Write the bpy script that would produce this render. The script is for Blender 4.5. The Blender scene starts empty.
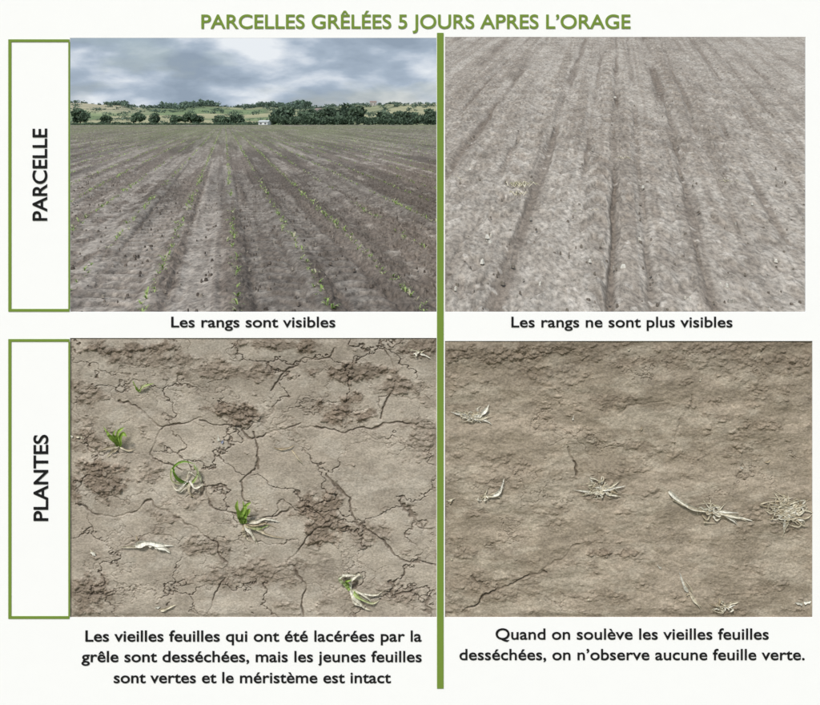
import bpy, math, random
import numpy as np
from mathutils import Vector
random.seed(7); rng=np.random.default_rng(7)
S=bpy.context.scene
COL=S.collection
D=2.44; K=D/1000.0; EYE=1.6
# ------------------------------------------------------------------ noise
def _h(ix,iy,s):
    n=(ix.astype(np.int64)*374761393+iy.astype(np.int64)*668265263+s*144269504)&0xffffffff
    n=((n^(n>>13))*1274126177)&0xffffffff
    return ((n^(n>>16))&0xffff)/65535.0
def vn(x,y,s=0):
    ix=np.floor(x);iy=np.floor(y);fx=x-ix;fy=y-iy
    fx=fx*fx*fx*(fx*(fx*6-15)+10);fy=fy*fy*fy*(fy*(fy*6-15)+10)
    a=_h(ix,iy,s);b=_h(ix+1,iy,s);c=_h(ix,iy+1,s);d=_h(ix+1,iy+1,s)
    return (a*(1-fx)+b*fx)*(1-fy)+(c*(1-fx)+d*fx)*fy
def fbm(x,y,s=0,o=5,g=0.5):
    r=0;a=1;t=0
    for i in range(o):
        r=r+a*vn(x*0.8-y*0.6+i*17.3,x*0.6+y*0.8-i*9.1,s+i);t+=a;a*=g;x=x*2.03;y=y*2.03
    return r/t
def afbm(x,y,s=0,o=3):
    r=0;a=1;t=0
    for i in range(o):
        r=r+a*vn(x+i*17.3,y-i*9.1,s+i);t+=a;a*=.6;x=x*2.1;y=y*1.8
    return r/t
def worley(x,y,s=0,j=0.9):
    ix=np.floor(x);iy=np.floor(y)
    f1=np.full(x.shape,9.);f2=np.full(x.shape,9.);cid=np.zeros(x.shape)
    for dx in(-1,0,1):
        for dy in(-1,0,1):
            cx=ix+dx;cy=iy+dy
            px=cx+.5+(_h(cx,cy,s)-.5)*j;py=cy+.5+(_h(cx,cy,s+5)-.5)*j
            d=np.hypot(px-x,py-y);i=_h(cx,cy,s+11)
            m=d<f1
            f2=np.where(m,f1,np.minimum(f2,d));cid=np.where(m,i,cid);f1=np.where(m,d,f1)
    return f1,f2,cid
def ss(a,b,x):
    t=np.clip((x-a)/(b-a),0,1);return t*t*(3-2*t)
def mix(a,b,m):
    m=m[...,None];return np.asarray(a)*(1-m)+np.asarray(b)*m
# ------------------------------------------------------------------ mesh helpers
def link(o,parent=None):
    COL.objects.link(o)
    if parent: o.parent=parent
    return o
def empty(name,loc=(0,0,0)):
    e=bpy.data.objects.new(name,None);e.empty_display_size=.1;COL.objects.link(e);return e
def grid(name,P,C,mat,parent=None,flip=False):
    n,m=P.shape[:2];me=bpy.data.meshes.new(name)
    me.vertices.add(n*m);me.vertices.foreach_set('co',P.reshape(-1).astype(np.float32))
    I=np.arange(n*m).reshape(n,m)
    q=np.stack([I[:-1,:-1],I[:-1,1:],I[1:,1:],I[1:,:-1]],-1).reshape(-1,4)
    if flip:q=q[:,::-1]
    f=len(q);me.loops.add(f*4);me.loops.foreach_set('vertex_index',q.reshape(-1).astype(np.int32))
    me.polygons.add(f);me.polygons.foreach_set('loop_start',np.arange(0,f*4,4,dtype=np.int32))
    me.polygons.foreach_set('use_smooth',np.ones(f,dtype=bool))
    me.update(calc_edges=True)
    a=me.attributes.new('Col','FLOAT_COLOR','POINT')
    c=np.ones((n*m,4),np.float32);c[:,:3]=np.clip(C.reshape(-1,3),0,1);a.data.foreach_set('color',c.reshape(-1))
    me.materials.append(mat)
    return link(bpy.data.objects.new(name,me),parent)
class MB:
    def __init__(s):s.v=[];s.f=[];s.c=[]
    def quadstrip(s,L,R,C):
        b=len(s.v)
        for l,r,c in zip(L,R,C):
            s.v+= [tuple(l),tuple(r)];s.c+=[c,c]
        for i in range(len(L)-1):s.f.append((b+2*i,b+2*i+1,b+2*i+3,b+2*i+2))
    def poly(s,pts,c):
        b=len(s.v);s.v+=[tuple(p) for p in pts];s.c+=[c]*len(pts);s.f.append(tuple(range(b,b+len(pts))))
    def box(s,x0,x1,y0,y1,z0,z1,c=(1,1,1)):
        b=len(s.v);s.v+=[(x,y,z) for z in(z0,z1) for y in(y0,y1) for x in(x0,x1)];s.c+=[c]*8
        for q in((0,2,3,1),(4,5,7,6),(0,1,5,4),(2,6,7,3),(0,4,6,2),(1,3,7,5)):s.f.append(tuple(b+i for i in q))
    def tube(s,pts,rad,c,n=7):
        b=len(s.v)
        for i,p in enumerate(pts):
            p=Vector(p);a=Vector(pts[max(i-1,0)]);e=Vector(pts[min(i+1,len(pts)-1)]);t=(e-a).normalized()
            u=t.cross(Vector((.3,.5,.81))).normalized();w=t.cross(u)
            for k in range(n):
                an=2*math.pi*k/n;q=p+rad[i]*(math.cos(an)*u+math.sin(an)*w);s.v.append(tuple(q));s.c.append(c)
        for i in range(len(pts)-1):
            for k in range(n):
                s.f.append((b+i*n+k,b+i*n+(k+1)%n,b+(i+1)*n+(k+1)%n,b+(i+1)*n+k))
    def make(s,name,mat,parent=None,smooth=False):
        me=bpy.data.meshes.new(name);me.from_pydata(s.v,[],s.f)
        a=me.attributes.new('Col','FLOAT_COLOR','POINT')
        c=np.ones((len(s.v),4),np.float32);c[:,:3]=np.array(s.c,np.float32).reshape(-1,3);a.data.foreach_set('color',c.reshape(-1))
        if smooth:
            for p in me.polygons:p.use_smooth=True
        me.materials.append(mat);me.update()
        return link(bpy.data.objects.new(name,me),parent)
# ------------------------------------------------------------------ materials
def newmat(name):
    m=bpy.data.materials.new(name);m.use_nodes=True;nt=m.node_tree
    return m,nt,nt.nodes['Principled BSDF']
def soil_mat(name,scale,stretch=(1,1,1),lo=.72,hi=1.25,bump=.3,dist=.002,rough=.95,det=5):
    m,nt,b=newmat(name);N=nt.nodes;L=nt.links
    at=N.new('ShaderNodeAttribute');at.attribute_name='Col'
    tc=N.new('ShaderNodeTexCoord');mp=N.new('ShaderNodeMapping');mp.inputs['Scale'].default_value=stretch
    L.new(tc.outputs['Object'],mp.inputs['Vector'])
    n1=N.new('ShaderNodeTexNoise');n1.inputs['Scale'].default_value=scale;n1.inputs['Detail'].default_value=det;n1.inputs['Roughness'].default_value=.7
    n2=N.new('ShaderNodeTexNoise');n2.inputs['Scale'].default_value=scale*.13;n2.inputs['Detail'].default_value=4
    L.new(mp.outputs[0],n1.inputs['Vector']);L.new(mp.outputs[0],n2.inputs['Vector'])
    r=N.new('ShaderNodeMapRange');r.inputs[1].default_value=.35;r.inputs[2].default_value=.65;r.inputs[3].default_value=lo;r.inputs[4].default_value=hi
    L.new(n1.outputs['Fac'],r.inputs[0])
    r2=N.new('ShaderNodeMapRange');r2.inputs[1].default_value=.3;r2.inputs[2].default_value=.7;r2.inputs[3].default_value=.86;r2.inputs[4].default_value=1.12
    L.new(n2.outputs['Fac'],r2.inputs[0])
    mu=N.new('ShaderNodeMath');mu.operation='MULTIPLY';L.new(r.outputs[0],mu.inputs[0]);L.new(r2.outputs[0],mu.inputs[1])
    vm=N.new('ShaderNodeVectorMath');vm.operation='SCALE';L.new(at.outputs['Color'],vm.inputs[0]);L.new(mu.outputs[0],vm.inputs['Scale'])
    L.new(vm.outputs[0],b.inputs['Base Color'])
    bp=N.new('ShaderNodeBump');bp.inputs['Strength'].default_value=bump;bp.inputs['Distance'].default_value=dist
    L.new(n1.outputs['Fac'],bp.inputs['Height']);L.new(bp.outputs[0],b.inputs['Normal'])
    b.inputs['Roughness'].default_value=rough;b.inputs['Specular IOR Level'].default_value=.15
    return m
def col_mat(name,rough=.6,spec=.2,scale=60,trans=0.0,lo=.8,hi=1.15):
    m,nt,b=newmat(name);N=nt.nodes;L=nt.links
    at=N.new('ShaderNodeAttribute');at.attribute_name='Col'
    n1=N.new('ShaderNodeTexNoise');n1.inputs['Scale'].default_value=scale;n1.inputs['Detail'].default_value=3
    tc=N.new('ShaderNodeTexCoord');L.new(tc.outputs['Object'],n1.inputs['Vector'])
    r=N.new('ShaderNodeMapRange');r.inputs[1].default_value=.3;r.inputs[2].default_value=.7;r.inputs[3].default_value=lo;r.inputs[4].default_value=hi
    L.new(n1.outputs['Fac'],r.inputs[0])
    vm=N.new('ShaderNodeVectorMath');vm.operation='SCALE';L.new(at.outputs['Color'],vm.inputs[0]);L.new(r.outputs[0],vm.inputs['Scale'])
    L.new(vm.outputs[0],b.inputs['Base Color']);b.inputs['Roughness'].default_value=rough;b.inputs['Specular IOR Level'].default_value=spec
    if trans>0:
        t=N.new('ShaderNodeBsdfTranslucent');L.new(vm.outputs[0],t.inputs['Color'])
        mx=N.new('ShaderNodeMixShader');mx.inputs[0].default_value=trans
        L.new(b.outputs[0],mx.inputs[1]);L.new(t.outputs[0],mx.inputs[2]);L.new(mx.outputs[0],N['Material Output'].inputs['Surface'])
    return m
def flat_mat(name,c,rough=.8):
    m,nt,b=newmat(name);N=nt.nodes;L=nt.links
    n1=N.new('ShaderNodeTexNoise');n1.inputs['Scale'].default_value=40
    r=N.new('ShaderNodeMix');r.data_type='RGBA';r.inputs[6].default_value=(*[x*.98 for x in c],1);r.inputs[7].default_value=(*c,1)
    L.new(n1.outputs['Fac'],r.inputs[0]);L.new(r.outputs[2],b.inputs['Base Color'])
    b.inputs['Roughness'].default_value=rough;b.inputs['Specular IOR Level'].default_value=.1
    return m
M_soilL=soil_mat('cracked_mud',190,(1,1,1.5),.74,1.24,.45,.003)
M_soilR=soil_mat('crusted_mud',190,(1,1,1.4),.74,1.24,.5,.003)
M_field=soil_mat('field_soil',20,(1,.40,1),.58,1.42,.3,.02,det=4)
M_slope=soil_mat('slope_soil',22,(1,.40,1),.62,1.38,.3,.02,det=4)
M_hill=col_mat('hill_fields',.95,.05,.05)
M_leaf=col_mat('leaf_green',.5,.25,60,.35)
M_dry=col_mat('dry_leaf',.75,.15,120,.15,.7,1.2)
M_tree=col_mat('tree_foliage',.8,.1,.3,.2,.7,1.3)
M_bark=col_mat('bark',.9,.1,3)
M_white=flat_mat('board_white',(.92,.915,.905))
M_green=flat_mat('board_green_paint',(.175,.27,.045))
M_black=flat_mat('lettering_black',(.012,.012,.012))
M_wall=col_mat('render_wall',.9,.1,1)
M_wood=flat_mat('post_wood',(.3,.2,.12))
# ------------------------------------------------------------------ information board
def bx(u):return (u-410)*K
def bz(v):return EYE-(v-120)*K
board=empty('information_board')
b=MB();T=.003
def rect(mb,u0,u1,v0,v1,y0=D,y1=D+T):mb.box(bx(u0),bx(u1),y0,y1,bz(v1),bz(v0))
PL=(71,436,338,617.5);PR=(444,812.5,341,617)
rect(b,-14,834,-14,37)
rect(b,-14,70,37,720);rect(b,70,436.5,37,38);rect(b,436.5,445,37,617.5)
rect(b,805.5,834,37,341);rect(b,812.5,834,341,617.5)
rect(b,70,436.5,312,338);rect(b,445,805.5,312,341)
rect(b,70,834,617.5,720)
b.make('panel',M_white,board)
g=MB()
rect(g,437,443.5,33,688,D-.002,D-.0002)
for(v0,v1)in((39.5,311.5),(339,618.5)):
    rect(g,8.5,11.5,v0,v1,D-.0015,D-.0002);rect(g,11.5,69.5,v0,v0+2.6,D-.0015,D-.0002);rect(g,11.5,69.5,v1-2.6,v1,D-.0015,D-.0002)
    rect(g,68.5,70.2,v0+2.6,v1-2.6,D-.0015,D-.0002)
g.make('green_bars',M_green,board)
p=MB()
for u in(-30,850):p.tube([(bx(u),D+.03,-.3),(bx(u),D+.03,bz(-40))],[.035,.035],(.3,.2,.12),12)
p.make('posts',M_wood,board)
def text(s,uc,vb,w,cap,mat,bold=.02,rot=False,name='lettering'):
    cu=bpy.data.curves.new(name,'FONT');cu.body=s;cu.align_x='CENTER';cu.size=1;cu.offset=bold;cu.extrude=.002
    o=bpy.data.objects.new(name,cu);link(o,board);cu.materials.append(mat)
    bpy.context.view_layer.update()
    wd=o.dimensions.x
    sx=w*K/wd;sy=cap*K/.73
    o.scale=(sx,sy,.3)
    o.rotation_euler=(math.pi/2,-math.pi/2 if rot else 0,0)
    o.location=(bx(uc),D-.0012,bz(vb))
text('PARCELLES GRÊLÉES 5 JOURS APRES L’ORAGE',415.5,28.5,429,14.5,M_green,.012,name='title_lettering')
text('PARCELLE',47,175,92,15,M_black,.012,True);text('PLANTES',48,478,86,15,M_black,.012,True)
text('Les rangs sont visibles',253,327,164,11,M_black,.01)
text('Les rangs ne sont plus visibles',621.5,327,221,11,M_black,.01)
text('Les vieilles feuilles qui ont été lacérées par la',253,641,336,11.5,M_black,.01)
text('grêle sont desséchées, mais les jeunes feuilles',252,661.5,340,11.5,M_black,.01)
text('sont vertes et le méristème est intact',252,682.5,277,11.5,M_black,.01)
text('Quand on soulève les vieilles feuilles',632,639,273,11.5,M_black,.01)
text('desséchées, on n’observe aucune feuille verte.',632,659.5,345,11.5,M_black,.01)
# ------------------------------------------------------------------ soil exhibits in the board
def polyd(U,V,pts,seed,amp=5):
    Uw=U+(fbm(U/22,V/22,seed,4)-.5)*amp*4;Vw=V+(fbm(U/22,V/22,seed+9,4)-.5)*amp*4
    d=np.full(U.shape,1e3)
    for(a,c)in zip(pts[:-1],pts[1:]):
        ax,ay=a;ex,ey=c[0]-ax,c[1]-ay
        t=np.clip(((Uw-ax)*ex+(Vw-ay)*ey)/(ex*ex+ey*ey),0,1)
        d=np.minimum(d,np.hypot(Uw-ax-t*ex,Vw-ay-t*ey))
    return d
def blobs(U,V,L,seed):
    m=np.zeros(U.shape);w=(fbm(U/14,V/11,seed,5,.65)-.5)*2.4
    for(x,y,rx,ry,a)in L:
        m=np.maximum(m,a*ss(1.2,.6,np.hypot((U-x)/rx,(V-y)/ry)+w))
    return m
def crumbs(U,V,seed):
    du=(fbm(U/5,V/5,seed+20,3)-.5)*5;dv=(fbm(U/5,V/5,seed+30,3)-.5)*4
    f1,f2,c=worley((U+du)/7.5,(V+dv)/5.2,seed,1.);g1,g2,c2=worley((U-dv)/3.3,(V+du)/2.5,seed+3,1.)
    return np.clip(.62-f1,-.1,1)*1.4*(c>.4)*(.5+c)+np.clip(.6-g1,-.2,1)*.7*(c2>.35)
def panel_grid(R,step=.5,pad=3):
    u=np.linspace(R[0]-pad,R[1]+pad,int((R[1]-R[0]+2*pad)/step)+1);v=np.linspace(R[2]-pad,R[3]+pad,int((R[3]-R[2]+2*pad)/step)+1)
    return np.meshgrid(u,v)
def place(U,V,H,R):
    e=np.minimum(np.minimum(U-R[0],R[1]-U),np.minimum(V-R[2],R[3]-V))
    k=ss(-1.,5,e);H=H*k-1.6*(1-k)
    return np.stack([(U-410)*K,D+.002-H*.001,EYE-(V-120)*K],-1)
U,V=panel_grid(PL)
wx=(fbm(U/34,V/26,3,5,.6)-.5)*1.7;wy=(fbm(U/34,V/26,8,5,.6)-.5)*1.7
f1,f2,cid=worley(U/88+wx*.6,V/50+wy*.6,21);e=(f2-f1)
m1=ss(.34,.56,fbm(U/50,V/40,31,3))
cr=ss(.04,.0,e)*(.3+.65*m1)
f1b,f2b,cidb=worley(U/44+wx*1.1,V/27+wy*1.1,41,1.);e2=f2b-f1b
m2=ss(.54,.66,fbm(U/40,V/30,51,3))
cr2=ss(.045,.0,e2)*m2*.35
exp=[[(200,478),(218,505),(238,520),(262,518)],[(272,392),(285,372),(300,362),(330,352)],[(330,470),(352,495),(356,520),(400,560),(436,566)],[(255,470),(240,485),(248,500)],[(330,520),(300,545),(290,560)],[(120,400),(160,425),(200,420)],[(300,425),(345,432),(380,422),(436,428)],[(72,500),(110,520),(150,505),(180,515)],[(262,518),(300,505),(330,520)],[(380,340),(395,375),(380,422)],[(200,420),(250,436),(300,425)],[(250,436),(258,470)],[(180,515),(215,540),(225,575),(210,617)],[(290,560),(310,590),(300,617)],[(160,425),(150,455),(185,470)]]
for i,pl in enumerate(exp):cr=np.maximum(cr,ss(1.4,.2,polyd(U,V,pl,60+i,4))*(.3+.6*ss(.35,.6,fbm(U/20,V/20,600+i,2))))
BL=[(232,411,24,8,1),(345,412,24,14,.9),(228,372,46,9,.6),(322,518,22,24,.9),(100,478,32,22,.95),(92,440,20,12,.7),(308,348,12,11,1),(88,392,18,16,.6),(415,347,26,10,.8),(88,595,20,24,.8),(255,575,46,14,.55),(395,595,26,12,.5),(160,360,40,8,.6),(418,440,18,26,.5),(200,545,30,10,.5),(370,535,22,14,.5),(240,415,12,12,.9),(150,470,18,10,.5),(130,350,40,8,.8),(350,372,40,9,.8),(270,345,30,7,.7),(400,385,26,9,.7)]
cb=blobs(U,V,BL,71);cb=np.maximum(cb,.4*ss(.66,.74,fbm(U/26,V/14,77,5,.6)))
ck=crumbs(U,V,81)
H=(fbm(U/75,V/45,91,3)-.5)*8+(fbm(U/18,V/12,92,4)-.5)*2.4+(fbm(U/4,V/3,93,3)-.5)*.8
H+=cid*1.2
H+=cb*(ck*7.5+1.0)+ck*.2
H-=np.maximum(cr,cr2)*5.5
C=mix((.43,.375,.305),(.36,.31,.25),ss(.35,.65,fbm(U/40,V/28,95,5,.6)))
C=mix(C,(.475,.425,.355),ss(.52,.7,fbm(U/20,V/14,96,5,.6))*.6)
C=mix(C,(.20,.155,.115),np.clip(cb*1.15,0,1)*.85)
C=C*(1+(fbm(U/2.2,V/1.8,97,2)-.5)*.35*(.4+cb))[...,None]
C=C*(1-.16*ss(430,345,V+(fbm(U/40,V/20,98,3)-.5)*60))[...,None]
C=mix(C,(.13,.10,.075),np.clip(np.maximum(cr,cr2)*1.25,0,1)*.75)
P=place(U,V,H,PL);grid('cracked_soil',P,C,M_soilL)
hL=(U,V,(D+.002-P[...,1])*1000)
U,V=panel_grid(PR)
wx=(fbm(U/34,V/26,103,5,.6)-.5)*1.6;wy=(fbm(U/34,V/26,108,5,.6)-.5)*1.6
f1,f2,cid=worley(U/110+wx,V/60+wy,121);e=f2-f1
cr=ss(.03,.0,e)*ss(.58,.72,fbm(U/70,V/40,131,3))*.4
exp=[[(466,612),(490,590),(515,582),(545,575)],[(490,590),(475,575)],[(568,448),(574,465),(572,475)],[(515,582),(560,560),(580,545)],[(690,395),(680,430),(672,455)],[(620,412),(660,400)],[(760,345),(770,350),(765,356)]]
for i,pl in enumerate(exp):cr=np.maximum(cr,ss(1.7,.2,polyd(U,V,pl,160+i,4))*(1 if i<3 else .3)*(.5+.5*ss(.35,.6,fbm(U/12,V/12,700+i,2))))
BL=[(600,552,13,4,1),(627,554,11,4,.9),(500,355,48,10,.9),(480,585,32,10,.5),(760,425,18,6,.6),(545,372,36,6,.6),(720,350,46,7,.7),(610,400,20,4,.6),(600,495,22,7,.5),(785,522,20,12,.5),(720,608,24,9,.5),(520,470,22,4,.35),(660,455,26,4,.45),(640,362,36,5,.7),(790,360,30,8,.7),(565,350,30,6,.7),(450,380,16,10,.5),(740,450,16,4,.5),(548,418,12,3,.6),(640,585,14,3,.5),(756,570,14,4,.5)]
cb=blobs(U,V,BL,171);cb=np.maximum(cb,.45*ss(.58,.69,fbm(U/24,V/11,177,5,.6)+.06*ss(440,350,V)))
ck=crumbs(U,V,181)
H=(fbm(U/110,V/42,191,3)-.5)*17+(fbm(U/30,V/15,192,4)-.5)*6+(fbm(U/9,V/6,194,4)-.5)*2.8+(fbm(U/3,V/2.4,193,3)-.5)*1.1
H+=cb*(ck*6)+ck*.45;H-=cr*6.5
C=mix((.38,.318,.245),(.30,.25,.188),ss(.35,.65,fbm(U/50,V/24,195,6,.65)))
C=mix(C,(.43,.375,.295),ss(.5,.66,fbm(U/44,V/20,196,6,.65))*.65)
C=mix(C,(.21,.165,.12),np.clip(cb,0,1)*.8)
C=C*(1+(fbm(U/2.2,V/1.8,197,2)-.5)*.4*(.6+cb))[...,None]
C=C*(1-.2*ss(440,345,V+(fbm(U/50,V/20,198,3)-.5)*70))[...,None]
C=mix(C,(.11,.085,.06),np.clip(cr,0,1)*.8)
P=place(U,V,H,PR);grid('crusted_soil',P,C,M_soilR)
hR=(U,V,(D+.002-P[...,1])*1000)
tb=MB()
for R in(PL,PR):tb.box(bx(R[0]),bx(R[1]),D+.03,D+.045,bz(R[3]),bz(R[2]))
tb.make('tray_backs',M_wood,board)
def surf(u,v):
    R,h=(PL,hL) if u<440 else (PR,hR)
    n,m=h[2].shape
    j=int(np.clip(round((u-R[0]+3)/(R[1]-R[0]+6)*(m-1)),0,m-1));i=int(np.clip(round((v-R[2]+3)/(R[3]-R[2]+6)*(n-1)),0,n-1))
    return h[2][i,j]
def ribbon(mb,pts,w,c0,c1,taper=.15,twist=0.,n=14,base=.5):
    P=[np.array(p,float) for p in pts];P=[2*P[0]-P[1]]+P+[2*P[-1]-P[-2]]
    out=[]
    for i in range(1,len(P)-2):
        for t in np.linspace(0,1,n,endpoint=False):
            a,b_,c,d=P[i-1],P[i],P[i+1],P[i+2]
            out.append(.5*((2*b_)+(-a+c)*t+(2*a-5*b_+4*c-d)*t*t+(-a+3*b_-3*c+d)*t**3))
    out.append(P[-2]);out=np.array(out);N=len(out)
    L=[];M=[];R=[];CC=[];DD=[]
    ph=random.random()*6;w=w*.82
    for i in range(N):
        t=i/(N-1);d=out[min(i+1,N-1)][:2]-out[max(i-1,0)][:2];d=d/(np.linalg.norm(d)+1e-6)
        ww=w*(min(1,base+t*3)*(1-t**2.2)+taper*(t>.0)*.5)*(1+.25*math.sin(11*t+ph));ww*=abs(math.cos(twist*t*2+ .3*math.sin(5*t+ph)))*.8+.2
        nx,ny=-d[1],d[0];u,v,h=out[i];v=min(v,614.5);s=surf(u,v);y=D+.002-(s+h+.8)*.001
        def W(uu,vv,yy):return ((uu-410)*K,yy,EYE-(vv-120)*K)
        L.append(W(u+nx*ww/2,v+ny*ww/2,y-ww*.0009));R.append(W(u-nx*ww/2,v-ny*ww/2,y-ww*.0009*.6));M.append(W(u,v,y))
        j=random.uniform(.85,1.12);k=random.uniform(.68,.88)
        CC.append(tuple(j*(c0[q]*(1-t)+c1[q]*t) for q in range(3)));DD.append(tuple(x*k for x in CC[-1]))
    mb.quadstrip(L,M,CC);mb.quadstrip(M,R,DD)
STRAW=(.66,.60,.46);PALE=(.80,.77,.67);TAN=(.46,.38,.26);GR=(.24,.43,.06);LG=(.40,.58,.13);DG=(.14,.27,.05)
def dry(name,u,v,specs,extra=None,frizz=5,fl=12,squash=.55):
    mb=MB()
    for(ang,ln,w,c)in specs:
        a=math.radians(ang);bend=random.uniform(-.5,.5);kink=random.uniform(-.5,.5);pts=[]
        ou,ov=random.gauss(0,2.2),random.gauss(0,1.2)
        cu,cv=u+ou,v+ov;pts.append((cu,cv,2));aa=a
        for t,seg in((.35,.35),(.7,.35),(1,.3)):
            aa+=bend*.5+(kink if t==.7 else 0)
            cu+=math.cos(aa)*ln*seg;cv-=math.sin(aa)*ln*seg*squash*1.3
            pts.append((cu,cv,1+5*math.sin(t*2.7)*min(1,ln/30)))
        k=random.uniform(.75,1.1);c1=tuple(x*k for x in c)
        ribbon(mb,pts,w,c,c1,twist=random.uniform(0,1.0))
        if ln>16:
            ribbon(mb,[(p[0]+random.uniform(-3,3),p[1]+random.uniform(-2,2),p[2]) for p in pts],w*.5,TAN,c,twist=1)
    for i in range(frizz):
        a=random.uniform(0,6.28);l=random.uniform(.4,1)*fl;q=random.uniform(-2,2)
        su,sv=u+random.gauss(0,fl*.28),v+random.gauss(0,fl*.16)
        pts=[(su,sv,3),(su+math.cos(a)*l*.5,sv-math.sin(a)*l*.35,6),(su+math.cos(a+q)*l*.9,sv-math.sin(a+q)*l*.5,1)]
        ribbon(mb,pts,1.8,random.choice([TAN,STRAW,PALE]),STRAW,taper=.5)
    for e in(extra or []):ribbon(mb,*e)
    return mb.make(name,M_dry,None,True)
def green(name,leaves,roots=()):
    o=empty(name);m=MB()
    for l in leaves:ribbon(m,*l)
    m.make('leaves',M_leaf,o,True)
    if roots:
        m=MB()
        for l in roots:ribbon(m,*l)
        m.make('withered_leaves',M_dry,o,True)
    return o
green('maize_seedling',[([(119,447,0),(117,440,14),(112,431,26),(107,423,30)],6,GR,LG),([(119,447,0),(121,438,16),(126,430,28),(130,433,30)],7,GR,LG),([(119,446,2),(119,438,16),(121,429,24),(127,424,26)],6,LG,LG),([(119,447,0),(118,438,10),(116,432,22),(118,427,24)],5,GR,LG)],
 [([(119,446,2),(110,447,6),(100,450,2)],4,STRAW,TAN),([(119,447,1),(112,452,4),(107,457,1)],4,TAN,STRAW),([(120,447,1),(128,450,4),(135,449,1)],2.5,STRAW,TAN)])
green('maize_seedling',[([(189,484,0),(179,476,14),(176,464,26),(186,457,30),(197,460,26)],3.6,DG,GR),([(191,484,0),(198,474,14),(199,464,24),(193,459,22)],2.8,LG,PALE),([(188,484,0),(174,480,10),(173,468,18),(178,461,22)],2.6,STRAW,LG)],
 [([(190,480,3),(196,486,8),(203,484,8),(197,497,3)],3,PALE,STRAW),([(188,480,3),(178,488,8),(172,484,2)],4,PALE,STRAW),([(190,482,3),(190,490,8),(197,499,2)],3,STRAW,TAN),([(187,478,6),(190,470,10),(196,475,6)],2.5,STRAW,PALE),([(189,484,3),(183,489,6),(178,493,1)],3,STRAW,PALE),([(196,462,20),(200,472,12),(203,486,3)],2.5,LG,PALE)])
green('maize_seedling',[([(243,524,0),(242,512,18),(239,503,30),(240,495,34)],7,GR,LG),([(244,524,0),(245,512,18),(248,501,30),(253,497,34)],7,GR,LG),([(244,523,0),(246,515,14),(250,507,22),(252,505,24)],6,LG,LG),([(243,524,0),(242,514,16),(246,504,28),(245,496,30)],6,LG,LG),([(244,524,0),(240,514,10),(238,508,16)],5,GR,GR)],
 [([(245,522,2),(256,520,8),(268,518,6),(280,522,1)],4,STRAW,PALE),([(245,524,2),(258,528,7),(268,534,5),(284,538,1)],3.5,STRAW,TAN),([(245,524,2),(252,533,6),(258,545,1)],4.5,PALE,STRAW),([(244,524,2),(252,526,8),(262,527,6),(270,524,1)],4,TAN,DG),([(243,524,2),(245,534,6),(250,541,1)],4,TAN,STRAW),([(245,523,2),(254,524,8),(266,523,4),(277,528,1)],2.5,TAN,TAN)])
green('maize_seedling',[([(350,590,2),(344,582,12),(340,576,16),(346,573,12)],4.5,LG,PALE),([(352,590,2),(360,596,10),(372,602,6),(380,600,1)],3.5,LG,STRAW),([(350,588,2),(346,580,14),(352,577,16)],3.5,GR,LG)],
 [([(350,590,2),(352,578,10),(360,573,8),(362,578,3)],4,PALE,STRAW),([(350,590,2),(357,598,8),(364,606,4),(372,611,1)],5,PALE,STRAW),([(350,590,2),(364,592,8),(376,594,4),(384,590,1)],3,PALE,STRAW),([(350,590,2),(356,602,6),(366,607,2)],4,STRAW,PALE),([(350,590,2),(358,590,8),(368,597,6),(374,606,1)],3,STRAW,PALE),([(342,574,8),(352,573,10),(362,576,4)],3,PALE,STRAW)])
green('maize_seedling',[([(139,392,0),(137,386,10),(134,379,14)],2.5,GR,LG),([(139,392,0),(143,386,10),(149,381,12)],2.5,LG,STRAW)],[([(139,391,1),(146,385,6),(154,383,1)],3,STRAW,LG)])
dry('withered_leaf',148,543,[(8,26,7,PALE),(176,16,5,PALE),(-6,16,7,PALE),(188,26,4,STRAW),(150,14,3,TAN),(350,24,3,STRAW),(4,24,5,PALE)],[([(136,544,4),(148,541,7),(160,543,6),(174,545,2)],7,PALE,PALE)],frizz=3,fl=8)
dry('withered_leaf',92,552,[(-45,9,4,PALE),(130,4,3,STRAW)],frizz=0)
dry('withered_leaf',158,608,[(35,18,3,STRAW),(200,6,3,PALE)],frizz=0)
dry('twig',280,450,[(-5,18,2,TAN),(180,10,1.5,TAN)],[([(292,450,2),(298,457,6),(304,465,1)],2.2,TAN,STRAW)],frizz=0)
dry('withered_leaf',222,442,[(90,10,3,PALE),(70,5,3,(.35,.38,.5))],frizz=0)
dry('withered_leaf',420,352,[(170,14,2.5,STRAW),(-10,14,2.5,PALE),(60,6,2,STRAW)],frizz=2)
dry('withered_leaf',76,436,[(150,5,3,PALE),(10,9,3,STRAW)],frizz=0)
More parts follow.
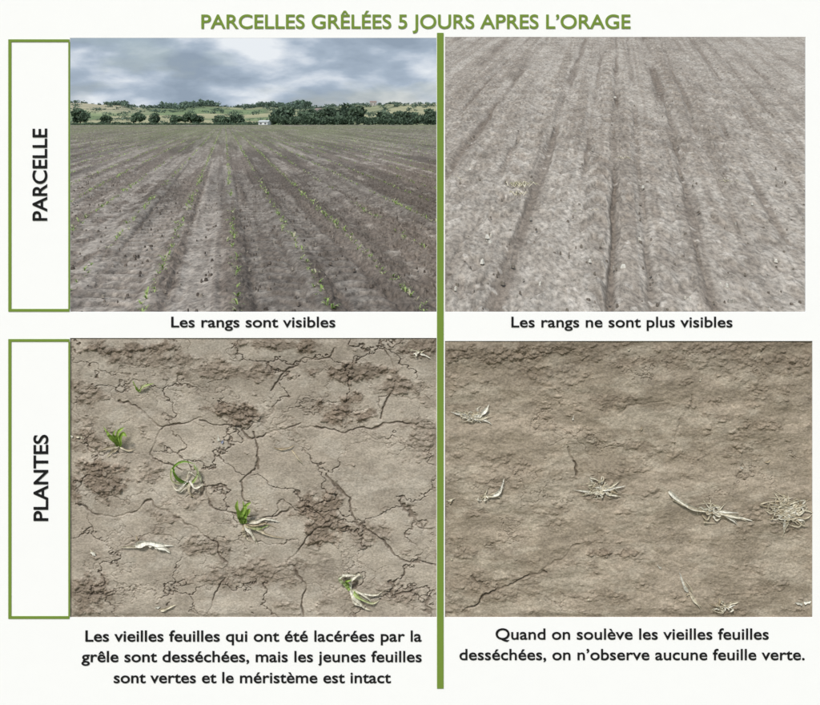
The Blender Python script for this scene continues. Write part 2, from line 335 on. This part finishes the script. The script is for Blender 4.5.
# --- right exhibit plants
dry('dried_maize_plant',472,416,[(8,24,5,PALE),(-12,22,4,STRAW),(168,20,4,PALE),(155,16,3,STRAW),(-30,16,4,PALE),(25,12,4,PALE),(-160,12,3,STRAW),(0,20,3,PALE)],frizz=22,fl=17)
dry('dried_maize_plant',600,488,[(4,28,4.5,PALE),(-6,28,4,STRAW),(172,14,4,STRAW),(195,22,3,STRAW),(220,16,3,PALE),(-40,14,3,PALE),(50,12,3,STRAW),(130,12,3,STRAW),(12,24,3,TAN),(-170,24,3,PALE)],frizz=38,fl=19)
dry('dried_maize_plant',484,496,[(22,32,4,PALE),(80,16,3,STRAW),(205,8,3,STRAW),(12,20,3,STRAW)],frizz=3,fl=8)
dry('dried_maize_plant',712,510,[(-8,38,4,STRAW),(-14,34,3.5,PALE),(50,12,2,STRAW),(-30,18,2.5,TAN),(172,22,3,STRAW),(2,28,3,PALE)],[([(668,490,4),(680,500,6),(696,508,6),(716,511,3)],5,PALE,STRAW),([(672,498,4),(684,503,6),(700,509,6),(722,514,3)],3.5,STRAW,TAN),([(716,511,4),(730,514,6),(742,517,4),(752,520,2)],4,STRAW,PALE)],frizz=26,fl=17)
dry('dried_maize_plant',786,510,[(0,22,4,STRAW),(-12,22,4,PALE),(155,20,4,PALE),(120,22,3.5,STRAW),(195,22,4,STRAW),(235,20,3.5,PALE),(-50,22,4,STRAW),(50,18,3,STRAW),(15,20,3,TAN),(180,20,3,TAN),(265,22,3,STRAW)],frizz=75,fl=26,squash=.9)
dry('dried_maize_plant',688,592,[(125,22,3.5,PALE),(-50,22,3.5,STRAW),(110,18,2,STRAW)],frizz=1,squash=.75)
dry('dried_maize_plant',722,606,[(30,18,3.5,STRAW),(165,16,3,TAN),(8,14,3,PALE),(100,12,2,STRAW),(60,14,2.5,TAN)],frizz=14,fl=12)
dry('withered_leaf',803,602,[(140,9,4,PALE),(-20,8,4,PALE)],frizz=0)
dry('withered_leaf',450,502,[(15,9,4,STRAW),(160,5,3,STRAW),(120,5,3,TAN)],frizz=0)
dry('withered_leaf',628,352,[(10,5,2,STRAW)],frizz=0)
for(u,v)in((566,420),(688,544),(741,470),(640,430),(530,530),(660,570),(770,460),(455,560),(700,380),(590,600)):
    dry('straw_fragment',u,v,[(random.uniform(0,180),random.uniform(4,8),2,random.choice([STRAW,PALE,TAN]))],frizz=0)
# ------------------------------------------------------------------ ploughed field (real scale, eye 1.6 m)
SP=.78;C0=.11;DIR=-.185
def field_h(X,Y):
    c=X-DIR*Y-C0;c=c+(afbm(c*.8,Y*.08,209,2)-.5)*.06;ph=c/SP
    j=np.floor(ph)
    far=np.clip(30/np.maximum(Y,1),0.05,1)
    bandr=_h(j,j*0,5);mid=(ph-j)
    ys=Y/2.8
    n1=fbm(X*5,ys*5,211,4);n2=fbm(X*20,ys*20,212,4,.6);nl=afbm(c*2.6,ys*.22,213,3)
    strk=afbm(c*8,ys*.5,219,2)
    moist=fbm(c*1.1,ys*.16,221,4)
    f1,f2,cc=worley(X*12+(n2-.5),ys*12,214)
    rough=ss(.43,.56,nl*.65+n1*.3+.12*(bandr-.25)+.04*np.cos(mid*2*math.pi))
    h=.022*np.cos(ph*2*math.pi)-.014*rough+(n1-.5)*.04+(n2-.5)*.016*(.4+rough)+(strk-.5)*.03
    h+=(rough*.9+.1)*np.clip(.55-f1,0,1)*.08*(cc>.4)
    inb=ss(.36,.26,np.abs(mid-.5))*(bandr>.2)*(1-.6*rough)
    lug=ss(.4,.6,np.abs(np.mod(ys*6.0+np.abs(mid-.5)*1.8+(n1-.5)*.6,1)*2-1))
    h-=inb*lug*.024
    rut=np.exp(-((np.abs(mid-.5)-.3)/.05)**2)*(.3+.7*ss(.4,.6,afbm(c*3,ys*.6,231,2)))
    h-=rut*.025
    g1,g2,gc=worley(X*4.1+(n1-.5),ys*4.1,216);h-=ss(.34,.2,g1)*.02*(gc>.5)
    h=h*far
    C=mix((.285,.252,.217),(.222,.193,.164),ss(.35,.65,n1))
    C=mix(C,(.35,.315,.273),ss(.55,.72,n2)*.5*(1-rough))
    C=mix(C,(.125,.10,.081),np.clip(rough,0,1)*.78)
    C=mix(C,(.18,.155,.13),ss(.45,.3,f1)*(cc>.5)*rough*.7)
    C=mix(C,(.135,.11,.09),np.maximum(ss(.56,.7,strk)*.5,rut*.6))
    C=mix(C,(.135,.112,.093),inb*lug*.5)
    C=C*(1-.32*ss(.46,.6,moist))[...,None]
    C=mix(C,(.11,.09,.073),ss(.34,.2,g1)*(gc>.5)*.45)
    gf=ss(30,140,Y)
    C=mix(C,(.15,.16,.085),gf*(.25+.4*ss(.4,.6,fbm(c*.15,Y*.02,218,3))))
    h=h-.12*(X/np.maximum(Y,.1)>.0303)
    return h,C
u=np.concatenate([np.linspace(-3,-.37,24)[:-1],np.linspace(-.37,.045,900),np.linspace(.045,3,24)[1:]])
inv=np.concatenate([np.linspace(1.6/5,1.6/8.2,24)[:-1],np.linspace(1.6/8.2,1.6/320.,440)])
Y1=1.6/inv
UU,YY=np.meshgrid(u,Y1);XX=UU*YY
H,C=field_h(XX,YY)
grid('field',np.stack([XX,YY,H],-1),C,M_field,flip=False)
gg=MB();gg.poly([(-3000,-300,-.3),(3000,-300,-.3),(3000,6000,-.3),(-3000,6000,-.3)],(.16,.15,.08));gg.make('ground',M_field)
# crop rows
m=MB()
def seedling(m,x,y,z,s,n):
    for i in range(n):
        a=random.uniform(0,6.28);l=s*random.uniform(.6,1.2);w=s*random.uniform(.06,.13);up=random.uniform(.5,1.0)
        dx,dy=math.cos(a),math.sin(a);nx,ny=-dy*w,dx*w
        c=random.choice([(.25,.36,.10),(.32,.44,.13),(.38,.48,.18),(.18,.27,.08)])
        if random.random()<.3:c=(.5,.48,.32)
        p=[(x,y,z),(x+dx*l*.3,y+dy*l*.3,z+l*up*.6),(x+dx*l*.6,y+dy*l*.6,z+l*up*.85),(x+dx*l*.9,y+dy*l*.9,z+l*up*.7)]
        ws=(.5,1,.7,.1)
        m.quadstrip([(q[0]+nx*k,q[1]+ny*k,q[2]) for q,k in zip(p,ws)],[(q[0]-nx*k,q[1]-ny*k,q[2]) for q,k in zip(p,ws)],[c]*4)
for k in range(-60,80):
    y=8.0;rd=random.uniform(.7,1)*(1.1 if -2<k<4 else .85)
    while y<230:
        c=C0+k*SP;x=DIR*y+c+random.gauss(0,.03)
        step=.2 if y<40 else (.4 if y<90 else .9)
        if -.4<x/y<.035:
            gap=vn(np.array([y*.6]),np.array([k*7.7]),5)[0]
            if random.random()<rd and gap>.22:
                sz=random.uniform(.04,.09)*(1 if y<40 else 1.35);seedling(m,x,y,.008,sz*(.75+gap*.5),6 if y<25 else (4 if y<60 else 3))
        y+=step*random.uniform(.6,1.4)
m.make('maize_crop_rows',M_leaf)
def chip(m,x,y,z,s,c):
    n=6;ring=[];ring2=[];a0=random.uniform(0,6);el=random.uniform(1,2)
    for t in range(n):
        r=s*random.uniform(.6,1.15);a=a0+t*6.283/n
        ring.append((x+r*math.cos(a)*el*.6,y+r*1.6*math.sin(a),z-.02));ring2.append((x+r*.6*math.cos(a)*el*.6,y+r*1.0*math.sin(a),z+s*random.uniform(.3,.5)))
    for q in range(n):m.poly([ring[q],ring[(q+1)%n],ring2[(q+1)%n],ring2[q]],tuple(k*.8 for k in c))
    m.poly(ring2,c)
m=MB()
for i in range(600):
    y=random.uniform(8.3,26);x=random.uniform(-.35,.02)*y
    chip(m,x,y,.005,random.uniform(.008,.028),random.choice([(.34,.30,.25),(.24,.2,.165),(.18,.15,.125),(.14,.115,.095)]))
m.make('stones',M_dry)
# ------------------------------------------------------------------ sloping field on the right
ST=.179;Y0=8.36
def slope_h(X,Y):
    c=X-.206*Y;ys=Y/2.6
    n1=fbm(X*4,ys*4,311,4);n2=fbm(X*18,ys*18,312,4,.6);nl=fbm(c*1.3,ys*.4,313,4);cj=c+(fbm(Y*.12,c*.2,314,2)-.5)*.12+(n1-.5)*.06
    strk=afbm(cj*6,ys*.3,330,3)
    h=(n1-.5)*.04+(n2-.5)*.013+(strk-.5)*.05
    C=mix((.335,.303,.262),(.275,.244,.207),ss(.35,.65,n1))
    C=mix(C,(.40,.365,.32),ss(.52,.7,n2)*.45)
    C=mix(C,(.20,.172,.142),ss(.52,.68,1-n2)*.35)
    C=mix(C,(.21,.18,.148),ss(.5,.66,strk)*.55)
    dk=np.zeros(X.shape)
    for(cc,w,a)in((-2.25,.08,.8),(-1.0,.11,.8),(-.42,.05,.6),(-.02,.06,.9),(.34,.05,.6),(.88,.13,.9),(1.35,.06,.7),(2.35,.11,.8),(-3.4,.13,.7),(-1.55,.06,.6),(3.3,.12,.7),(-2.8,.05,.6),(1.8,.05,.6),(-4.2,.1,.6),(-5,.1,.6),(2.8,.06,.6)):
        g=np.exp(-((cj-cc)/w)**2)*(.2+1.1*ss(.38,.68,afbm(cc*9+cj*6,ys*.9,int(340+cc*5),3)))
        h-=g*.055*a;dk=np.maximum(dk,g*a)
    for(cc,w)in((-.22,.16),(-.72,.2),(-1.3,.17),(-1.9,.2),(.16,.12),(.6,.18),(1.12,.17),(1.58,.16),(2.07,.18),(-2.6,.18),(2.6,.15),(-3.1,.15)):
        inb=ss(w,w*.7,np.abs(cj-cc))
        lug=ss(.35,.65,np.abs(np.mod(ys*3.4+np.abs(cj-cc)*(2.6 if cc*10%2>1 else -2.6)+(n1-.5)*.4,1)*2-1))
        am=ss(.25,.45,fbm(ys*.8,cj*2,int(350+cc*7),3))*(1.0 if abs(cc+.22)<.01 or abs(cc-1.12)<.01 or abs(cc+1.3)<.01 else .6)
        h+=inb*(lug-.5)*.05*am;dk=np.maximum(dk,inb*(1-lug)*.55*am)
    f1,f2,cid=worley(X*10+(n2-.5),ys*10,316);pat=ss(.5,.64,nl)
    h+=(pat*.8+.2)*np.clip(.5-f1,0,1)*.06*(cid>.5)
    C=mix(C,(.16,.133,.108),np.clip(dk*.8+pat*.22,0,1))
    C=mix(C,(.42,.385,.34),ss(.3,.15,f1)*(cid>.85)*.6)
    return h,C
u=np.linspace(.0308,.45,900);inv=np.linspace(1/7.9,1/34.,620);Y1=1/inv
UU,YY=np.meshgrid(u,Y1);XX=UU*YY
H,C=slope_h(XX,YY)
H=H*np.clip(18/YY,.5,1)
Z=ST*(YY-Y0)+H
P=np.stack([XX,YY,Z],-1)
fl=P[:,:1].copy();fl[...,2]=-.3
P=np.concatenate([fl,P],1);C=np.concatenate([C[:,:1],C],1)
top=P[-1:].copy();top[...,1]+=6;top[...,2]=-.3
P=np.concatenate([P,top],0);C=np.concatenate([C,C[-1:]],0)
grid('sloping_field',P,C,M_slope)
def sl(px,py):
    y=3100/(py+59);return ((px-410)/1000*y,y,ST*(y-Y0))
m=MB()
for(px,py,s)in((487,238,.036),(482,263,.036),(490,243,.026),(623,268,.036),(643,188,.026),(727,287,.028),(520,188,.03),(752,205,.022),(590,262,.018),(615,98,.032),(540,285,.018),(776,262,.022),(728,180,.03),(660,225,.018),(570,150,.024),(700,140,.024),(470,170,.02),(455,290,.02),(690,300,.02),(640,240,.02)):
    x,y,z=sl(px,py);chip(m,x,y,z+.014,s,(.80,.77,.68));chip(m,x+s*random.uniform(-1.5,1.5),y+s*3,z+.014,s*.6,(.72,.68,.58))
for i in range(420):
    px=random.uniform(446,805);py=random.uniform(60,311);x,y,z=sl(px,py)
    chip(m,x,y,z+.0,random.uniform(.008,.022),random.choice([(.4,.37,.32),(.3,.26,.22),(.24,.21,.17),(.2,.17,.14)]))
m.make('stones',M_dry)
def tuft(px,py,n,s):
    mm=MB();x,y,z=sl(px,py)
    for i in range(n):
        a=random.uniform(0,6.28);l=s*random.uniform(.5,1.2)
        q=(x+random.gauss(0,.06),y+random.gauss(0,.1),z+.015)
        dx,dy=math.cos(a)*l,math.sin(a)*l;w=.005
        c=random.choice([(.55,.50,.38),(.48,.44,.30),(.40,.39,.24),(.6,.56,.44)])
        mm.quadstrip([(q[0]-w,q[1],q[2]),(q[0]+dx*.5-w,q[1]+dy*.5,z+l*.5),(q[0]+dx,q[1]+dy,z+l*.25)],[(q[0]+w,q[1],q[2]),(q[0]+dx*.5+w,q[1]+dy*.5,z+l*.5),(q[0]+dx,q[1]+dy,z+l*.3)],[c]*3)
    mm.make('weed_tuft',M_dry)
for a in((520,188,34,.14),(514,196,16,.11),(728,183,9,.08),(625,160,8,.09),(461,180,8,.09),(590,212,6,.07)):tuft(*a)
# ------------------------------------------------------------------ hills, trees, buildings beyond the field
xs=np.linspace(-700,500,420);ysd=np.concatenate([np.linspace(322,1000,130),np.linspace(1030,2200,30)])
XX,YY=np.meshgrid(xs,ysd)
uu=XX/YY
prof=12.0+5.5*ss(-.25,-.36,uu)+7*(fbm(uu*14,uu*0,401,3)-.5)+3.0*ss(-.12,-.03,uu)
ZZ=-.1+ss(400,900,YY)*prof+ss(900,1500,YY)*-25+(fbm(XX/160,YY/160,402,3)-.5)*3*ss(380,520,YY)
f1,f2,cid=worley(XX/75+YY*.0005,YY/110,403)
C=np.zeros(XX.shape+(3,))
pal=[(.17,.22,.12),(.32,.31,.19),(.16,.21,.11),(.24,.25,.15),(.20,.25,.13),(.14,.18,.10)]
for i,pc in enumerate(pal):
    C[(cid>=i/6)&(cid<=(i+1)/6)]=pc
C=mix(C,(.38,.34,.24),ss(-.24,-.3,uu)*ss(560,700,YY)*.85)
C=mix(C,(.14,.19,.09),ss(430,330,YY))
C=mix(C,(.07,.095,.06),ss(.07,.0,f2-f1)*.8)
grid('hills',np.stack([XX,YY,ZZ],-1),C,M_hill)
def hz(x,y):
    j=int(np.clip(np.searchsorted(xs,x),0,len(xs)-1));i=int(np.clip(np.searchsorted(ysd,y),0,len(ysd)-1));return ZZ[i,j]
def crown(m,x,y,z,r,h,n,tone=1.0,haze=0.,ls=1.):
    lob=[(random.uniform(-.6,.6)*r,random.uniform(-.5,.5)*r,random.uniform(.2,.85)*h,random.uniform(.35,.6)) for _ in range(7)]+[(0,0,h*.55,.75)]
    for i in range(n):
        lx,ly,lz,lr=random.choice(lob);v=Vector((random.gauss(0,1),random.gauss(0,1),random.gauss(0,1))).normalized()*random.uniform(.5,1.05)
        px,py,pz=x+lx+v.x*lr*r,y+ly+v.y*lr*r,z+lz+v.z*lr*h*.5
        s=min(r,h)*ls*random.uniform(.08,.16);a=Vector((random.gauss(0,1),random.gauss(0,1),random.gauss(0,1))).normalized();bb=a.cross(Vector((random.random(),random.random(),random.random()))).normalized()
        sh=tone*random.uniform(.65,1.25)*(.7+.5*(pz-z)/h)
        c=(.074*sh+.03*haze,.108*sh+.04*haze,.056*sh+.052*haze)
        P=Vector((px,py,pz));m.poly([P-a*s-bb*s*.6,P+a*s-bb*s*.5,P+a*s*.8+bb*s*.7,P-a*s*.7+bb*s*.6],c)
def tree(px,y,wpx,hpx,name='tree',tone=1.0,n=900):
    x=(px-410)/1000*y;z=hz(x,y) if y>322 else 0
    r=wpx/2000*y;h=hpx/1000*y
    o=empty(name);t=MB()
    t.tube([(x,y,z-.2),(x+.05*h,y,z+h*.3),(x,y,z+h*.75)],[h*.04,h*.03,h*.01],(.12,.09,.06),7)
    for k in range(5):
        a=k*1.3;t.tube([(x+.03*h,y,z+h*(.25+.07*k)),(x+math.cos(a)*r*.6,y+math.sin(a)*r*.6,z+h*(.5+.06*k))],[h*.02,h*.006],(.12,.09,.06),5)
    t.make('trunk',M_bark,o)
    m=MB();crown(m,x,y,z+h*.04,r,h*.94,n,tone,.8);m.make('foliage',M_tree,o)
for(px,y,w,h,tn)in((80,380,18,17,1),(107,400,13,9,1),(139,400,17,11,1.1),(154,390,15,12,.9),(176,420,15,9,1.2),(190,430,16,10,1.2),(199,410,15,10,.9),(222,420,18,9,1.1),(238,430,15,9,1),(285,400,28,17,.9),(330,390,26,17,.9),(353,385,32,20,.85),(385,390,24,13,.9),(408,400,28,13,.9),(430,385,22,15,.9),(310,420,26,16,1),(60,380,16,15,1)):
    tree(px,y,w,h,'tree',tn*1.15)
m=MB()
pxs=62
while pxs<445:
    y=random.uniform(820,900);x=(pxs-410)/1000*y
    cl=vn(np.array([pxs/23.]),np.array([3.3]),77)[0]
    hh=random.uniform(3,5)+8*max(0,cl-.35)*random.uniform(.6,1.5) ;ww=hh*random.uniform(1.2,2.2)
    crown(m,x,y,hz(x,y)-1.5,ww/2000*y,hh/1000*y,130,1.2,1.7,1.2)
    pxs+=random.uniform(1.3,3.5)+(5 if cl<.3 else 0)
for _ in range(240):
    px=random.uniform(62,445);y=random.uniform(440,800);x=(px-410)/1000*y;hh=random.uniform(2,5)
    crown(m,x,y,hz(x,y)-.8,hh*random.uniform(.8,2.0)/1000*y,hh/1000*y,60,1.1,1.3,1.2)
m.make('distant_treeline',M_tree)
m=MB()
px=62
while px<446:
    y=random.uniform(335,352);x=(px-410)/1000*y
    hh=random.uniform(2,4) if px<270 else random.uniform(6,11)
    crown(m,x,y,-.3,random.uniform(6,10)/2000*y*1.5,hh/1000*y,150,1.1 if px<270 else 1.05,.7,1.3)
    px+=random.uniform(2.5,4)
m.make('hedge',M_tree)
def house(px,y,wm,hm,roofc,wallc,name,rh=1.2):
    x=(px-410)/1000*y;z=hz(x,y)-.3;o=empty(name);w=MB();w.box(x-wm/2,x+wm/2,y,y+8,z,z+hm,wallc);w.make('walls',M_wall,o)
    r=MB();e=.2;zr=z+hm
    r.poly([(x-wm/2-e,y-e,zr),(x+wm/2+e,y-e,zr),(x+wm/2+e,y+4,zr+rh),(x-wm/2-e,y+4,zr+rh)],roofc)
    r.poly([(x-wm/2-e,y+8+e,zr),(x+wm/2+e,y+8+e,zr),(x+wm/2+e,y+4,zr+rh),(x-wm/2-e,y+4,zr+rh)],roofc)
    for q in(-1,1):r.poly([(x+q*wm/2,y,zr),(x+q*wm/2,y+8,zr),(x+q*wm/2,y+4,zr+rh*.97)],wallc)
    r.make('roof',M_wall,o)
    g=MB()
    nw=max(2,int(wm/3))
    for i in range(nw):
        cx=x-wm/2+wm*(i+.5)/nw;g.box(cx-.3,cx+.3,y-.05,y-.01,z+hm*.4,z+hm*.75,(.1,.1,.11))
    g.make('windows',M_wall,o)
house(263,331,3.0,1.4,(.5,.52,.52),(.62,.62,.62),'farm_shed',.5)
house(373,800,5,3.0,(.24,.18,.16),(.40,.38,.35),'farmhouse')
house(318,700,4,2.4,(.22,.18,.16),(.36,.34,.31),'farmhouse')
# ------------------------------------------------------------------ light and sky
sd=Vector((-.35,-.85,1.0)).normalized()
sun=bpy.data.lights.new('sun','SUN');sun.energy=3.35;sun.angle=math.radians(10);sun.color=(1,.965,.92)
so=link(bpy.data.objects.new('sun',sun));so.rotation_euler=(-sd).to_track_quat('-Z','Y').to_euler();so.location=(0,-5,10)
w=bpy.data.worlds.new('World');S.world=w;w.use_nodes=True;nt=w.node_tree;N=nt.nodes;L=nt.links
for n in list(N):N.remove(n)
out=N.new('ShaderNodeOutputWorld');mx=N.new('ShaderNodeMixShader')
sky=N.new('ShaderNodeTexSky');sky.sky_type='NISHITA';sky.sun_disc=False
sky.sun_elevation=math.asin(sd.z);sky.sun_rotation=math.atan2(sd.x,sd.y)
b1=N.new('ShaderNodeBackground');b1.inputs[1].default_value=.085;L.new(sky.outputs[0],b1.inputs[0])
tc=N.new('ShaderNodeTexCoord');mp=N.new('ShaderNodeMapping');mp.inputs['Scale'].default_value=(13,13,34);mp.inputs['Location'].default_value=(5.3,2.1,.9)
L.new(tc.outputs['Generated'],mp.inputs['Vector'])
n1=N.new('ShaderNodeTexNoise');n1.inputs['Scale'].default_value=1;n1.inputs['Detail'].default_value=6;n1.inputs['Roughness'].default_value=.48;n1.inputs['Distortion'].default_value=.1
L.new(mp.outputs[0],n1.inputs['Vector'])
cr=N.new('ShaderNodeValToRGB');E=cr.color_ramp
E.elements[0].position=.36;E.elements[0].color=(.29,.36,.45,1);E.elements[1].position=.64;E.elements[1].color=(.82,.86,.90,1)
e=E.elements.new(.47);e.color=(.39,.47,.57,1);e=E.elements.new(.54);e.color=(.55,.62,.71,1)
L.new(n1.outputs['Fac'],cr.inputs[0])
sx=N.new('ShaderNodeSeparateXYZ');L.new(tc.outputs['Generated'],sx.inputs[0])
mr=N.new('ShaderNodeMapRange');mr.inputs[1].default_value=.1;mr.inputs[2].default_value=.9;mr.inputs[3].default_value=1;mr.inputs[4].default_value=1.45
L.new(sx.outputs['Z'],mr.inputs[0])
b2=N.new('ShaderNodeBackground');L.new(cr.outputs[0],b2.inputs[0]);L.new(mr.outputs[0],b2.inputs[1])
n3=N.new('ShaderNodeTexNoise');n3.inputs['Scale'].default_value=.7;n3.inputs['Detail'].default_value=6;L.new(mp.outputs[0],n3.inputs['Vector'])
m3=N.new('ShaderNodeMapRange');m3.inputs[1].default_value=.36;m3.inputs[2].default_value=.48;m3.inputs[3].default_value=.6;m3.inputs[4].default_value=1
L.new(n3.outputs['Fac'],m3.inputs[0]);L.new(m3.outputs[0],mx.inputs[0])
L.new(b1.outputs[0],mx.inputs[1]);L.new(b2.outputs[0],mx.inputs[2]);L.new(mx.outputs[0],out.inputs[0])
# ------------------------------------------------------------------ camera
cam=bpy.data.cameras.new('camera');cam.sensor_width=36;cam.lens=36*1000/820;cam.shift_y=-(352.5-120)/820;cam.clip_end=8000;cam.clip_start=.05
co=link(bpy.data.objects.new('camera',cam));co.location=(0,0,EYE);co.rotation_euler=(math.pi/2,0,0)
S.camera=co
S.view_settings.view_transform='Standard';S.view_settings.look='None';S.view_settings.exposure=0
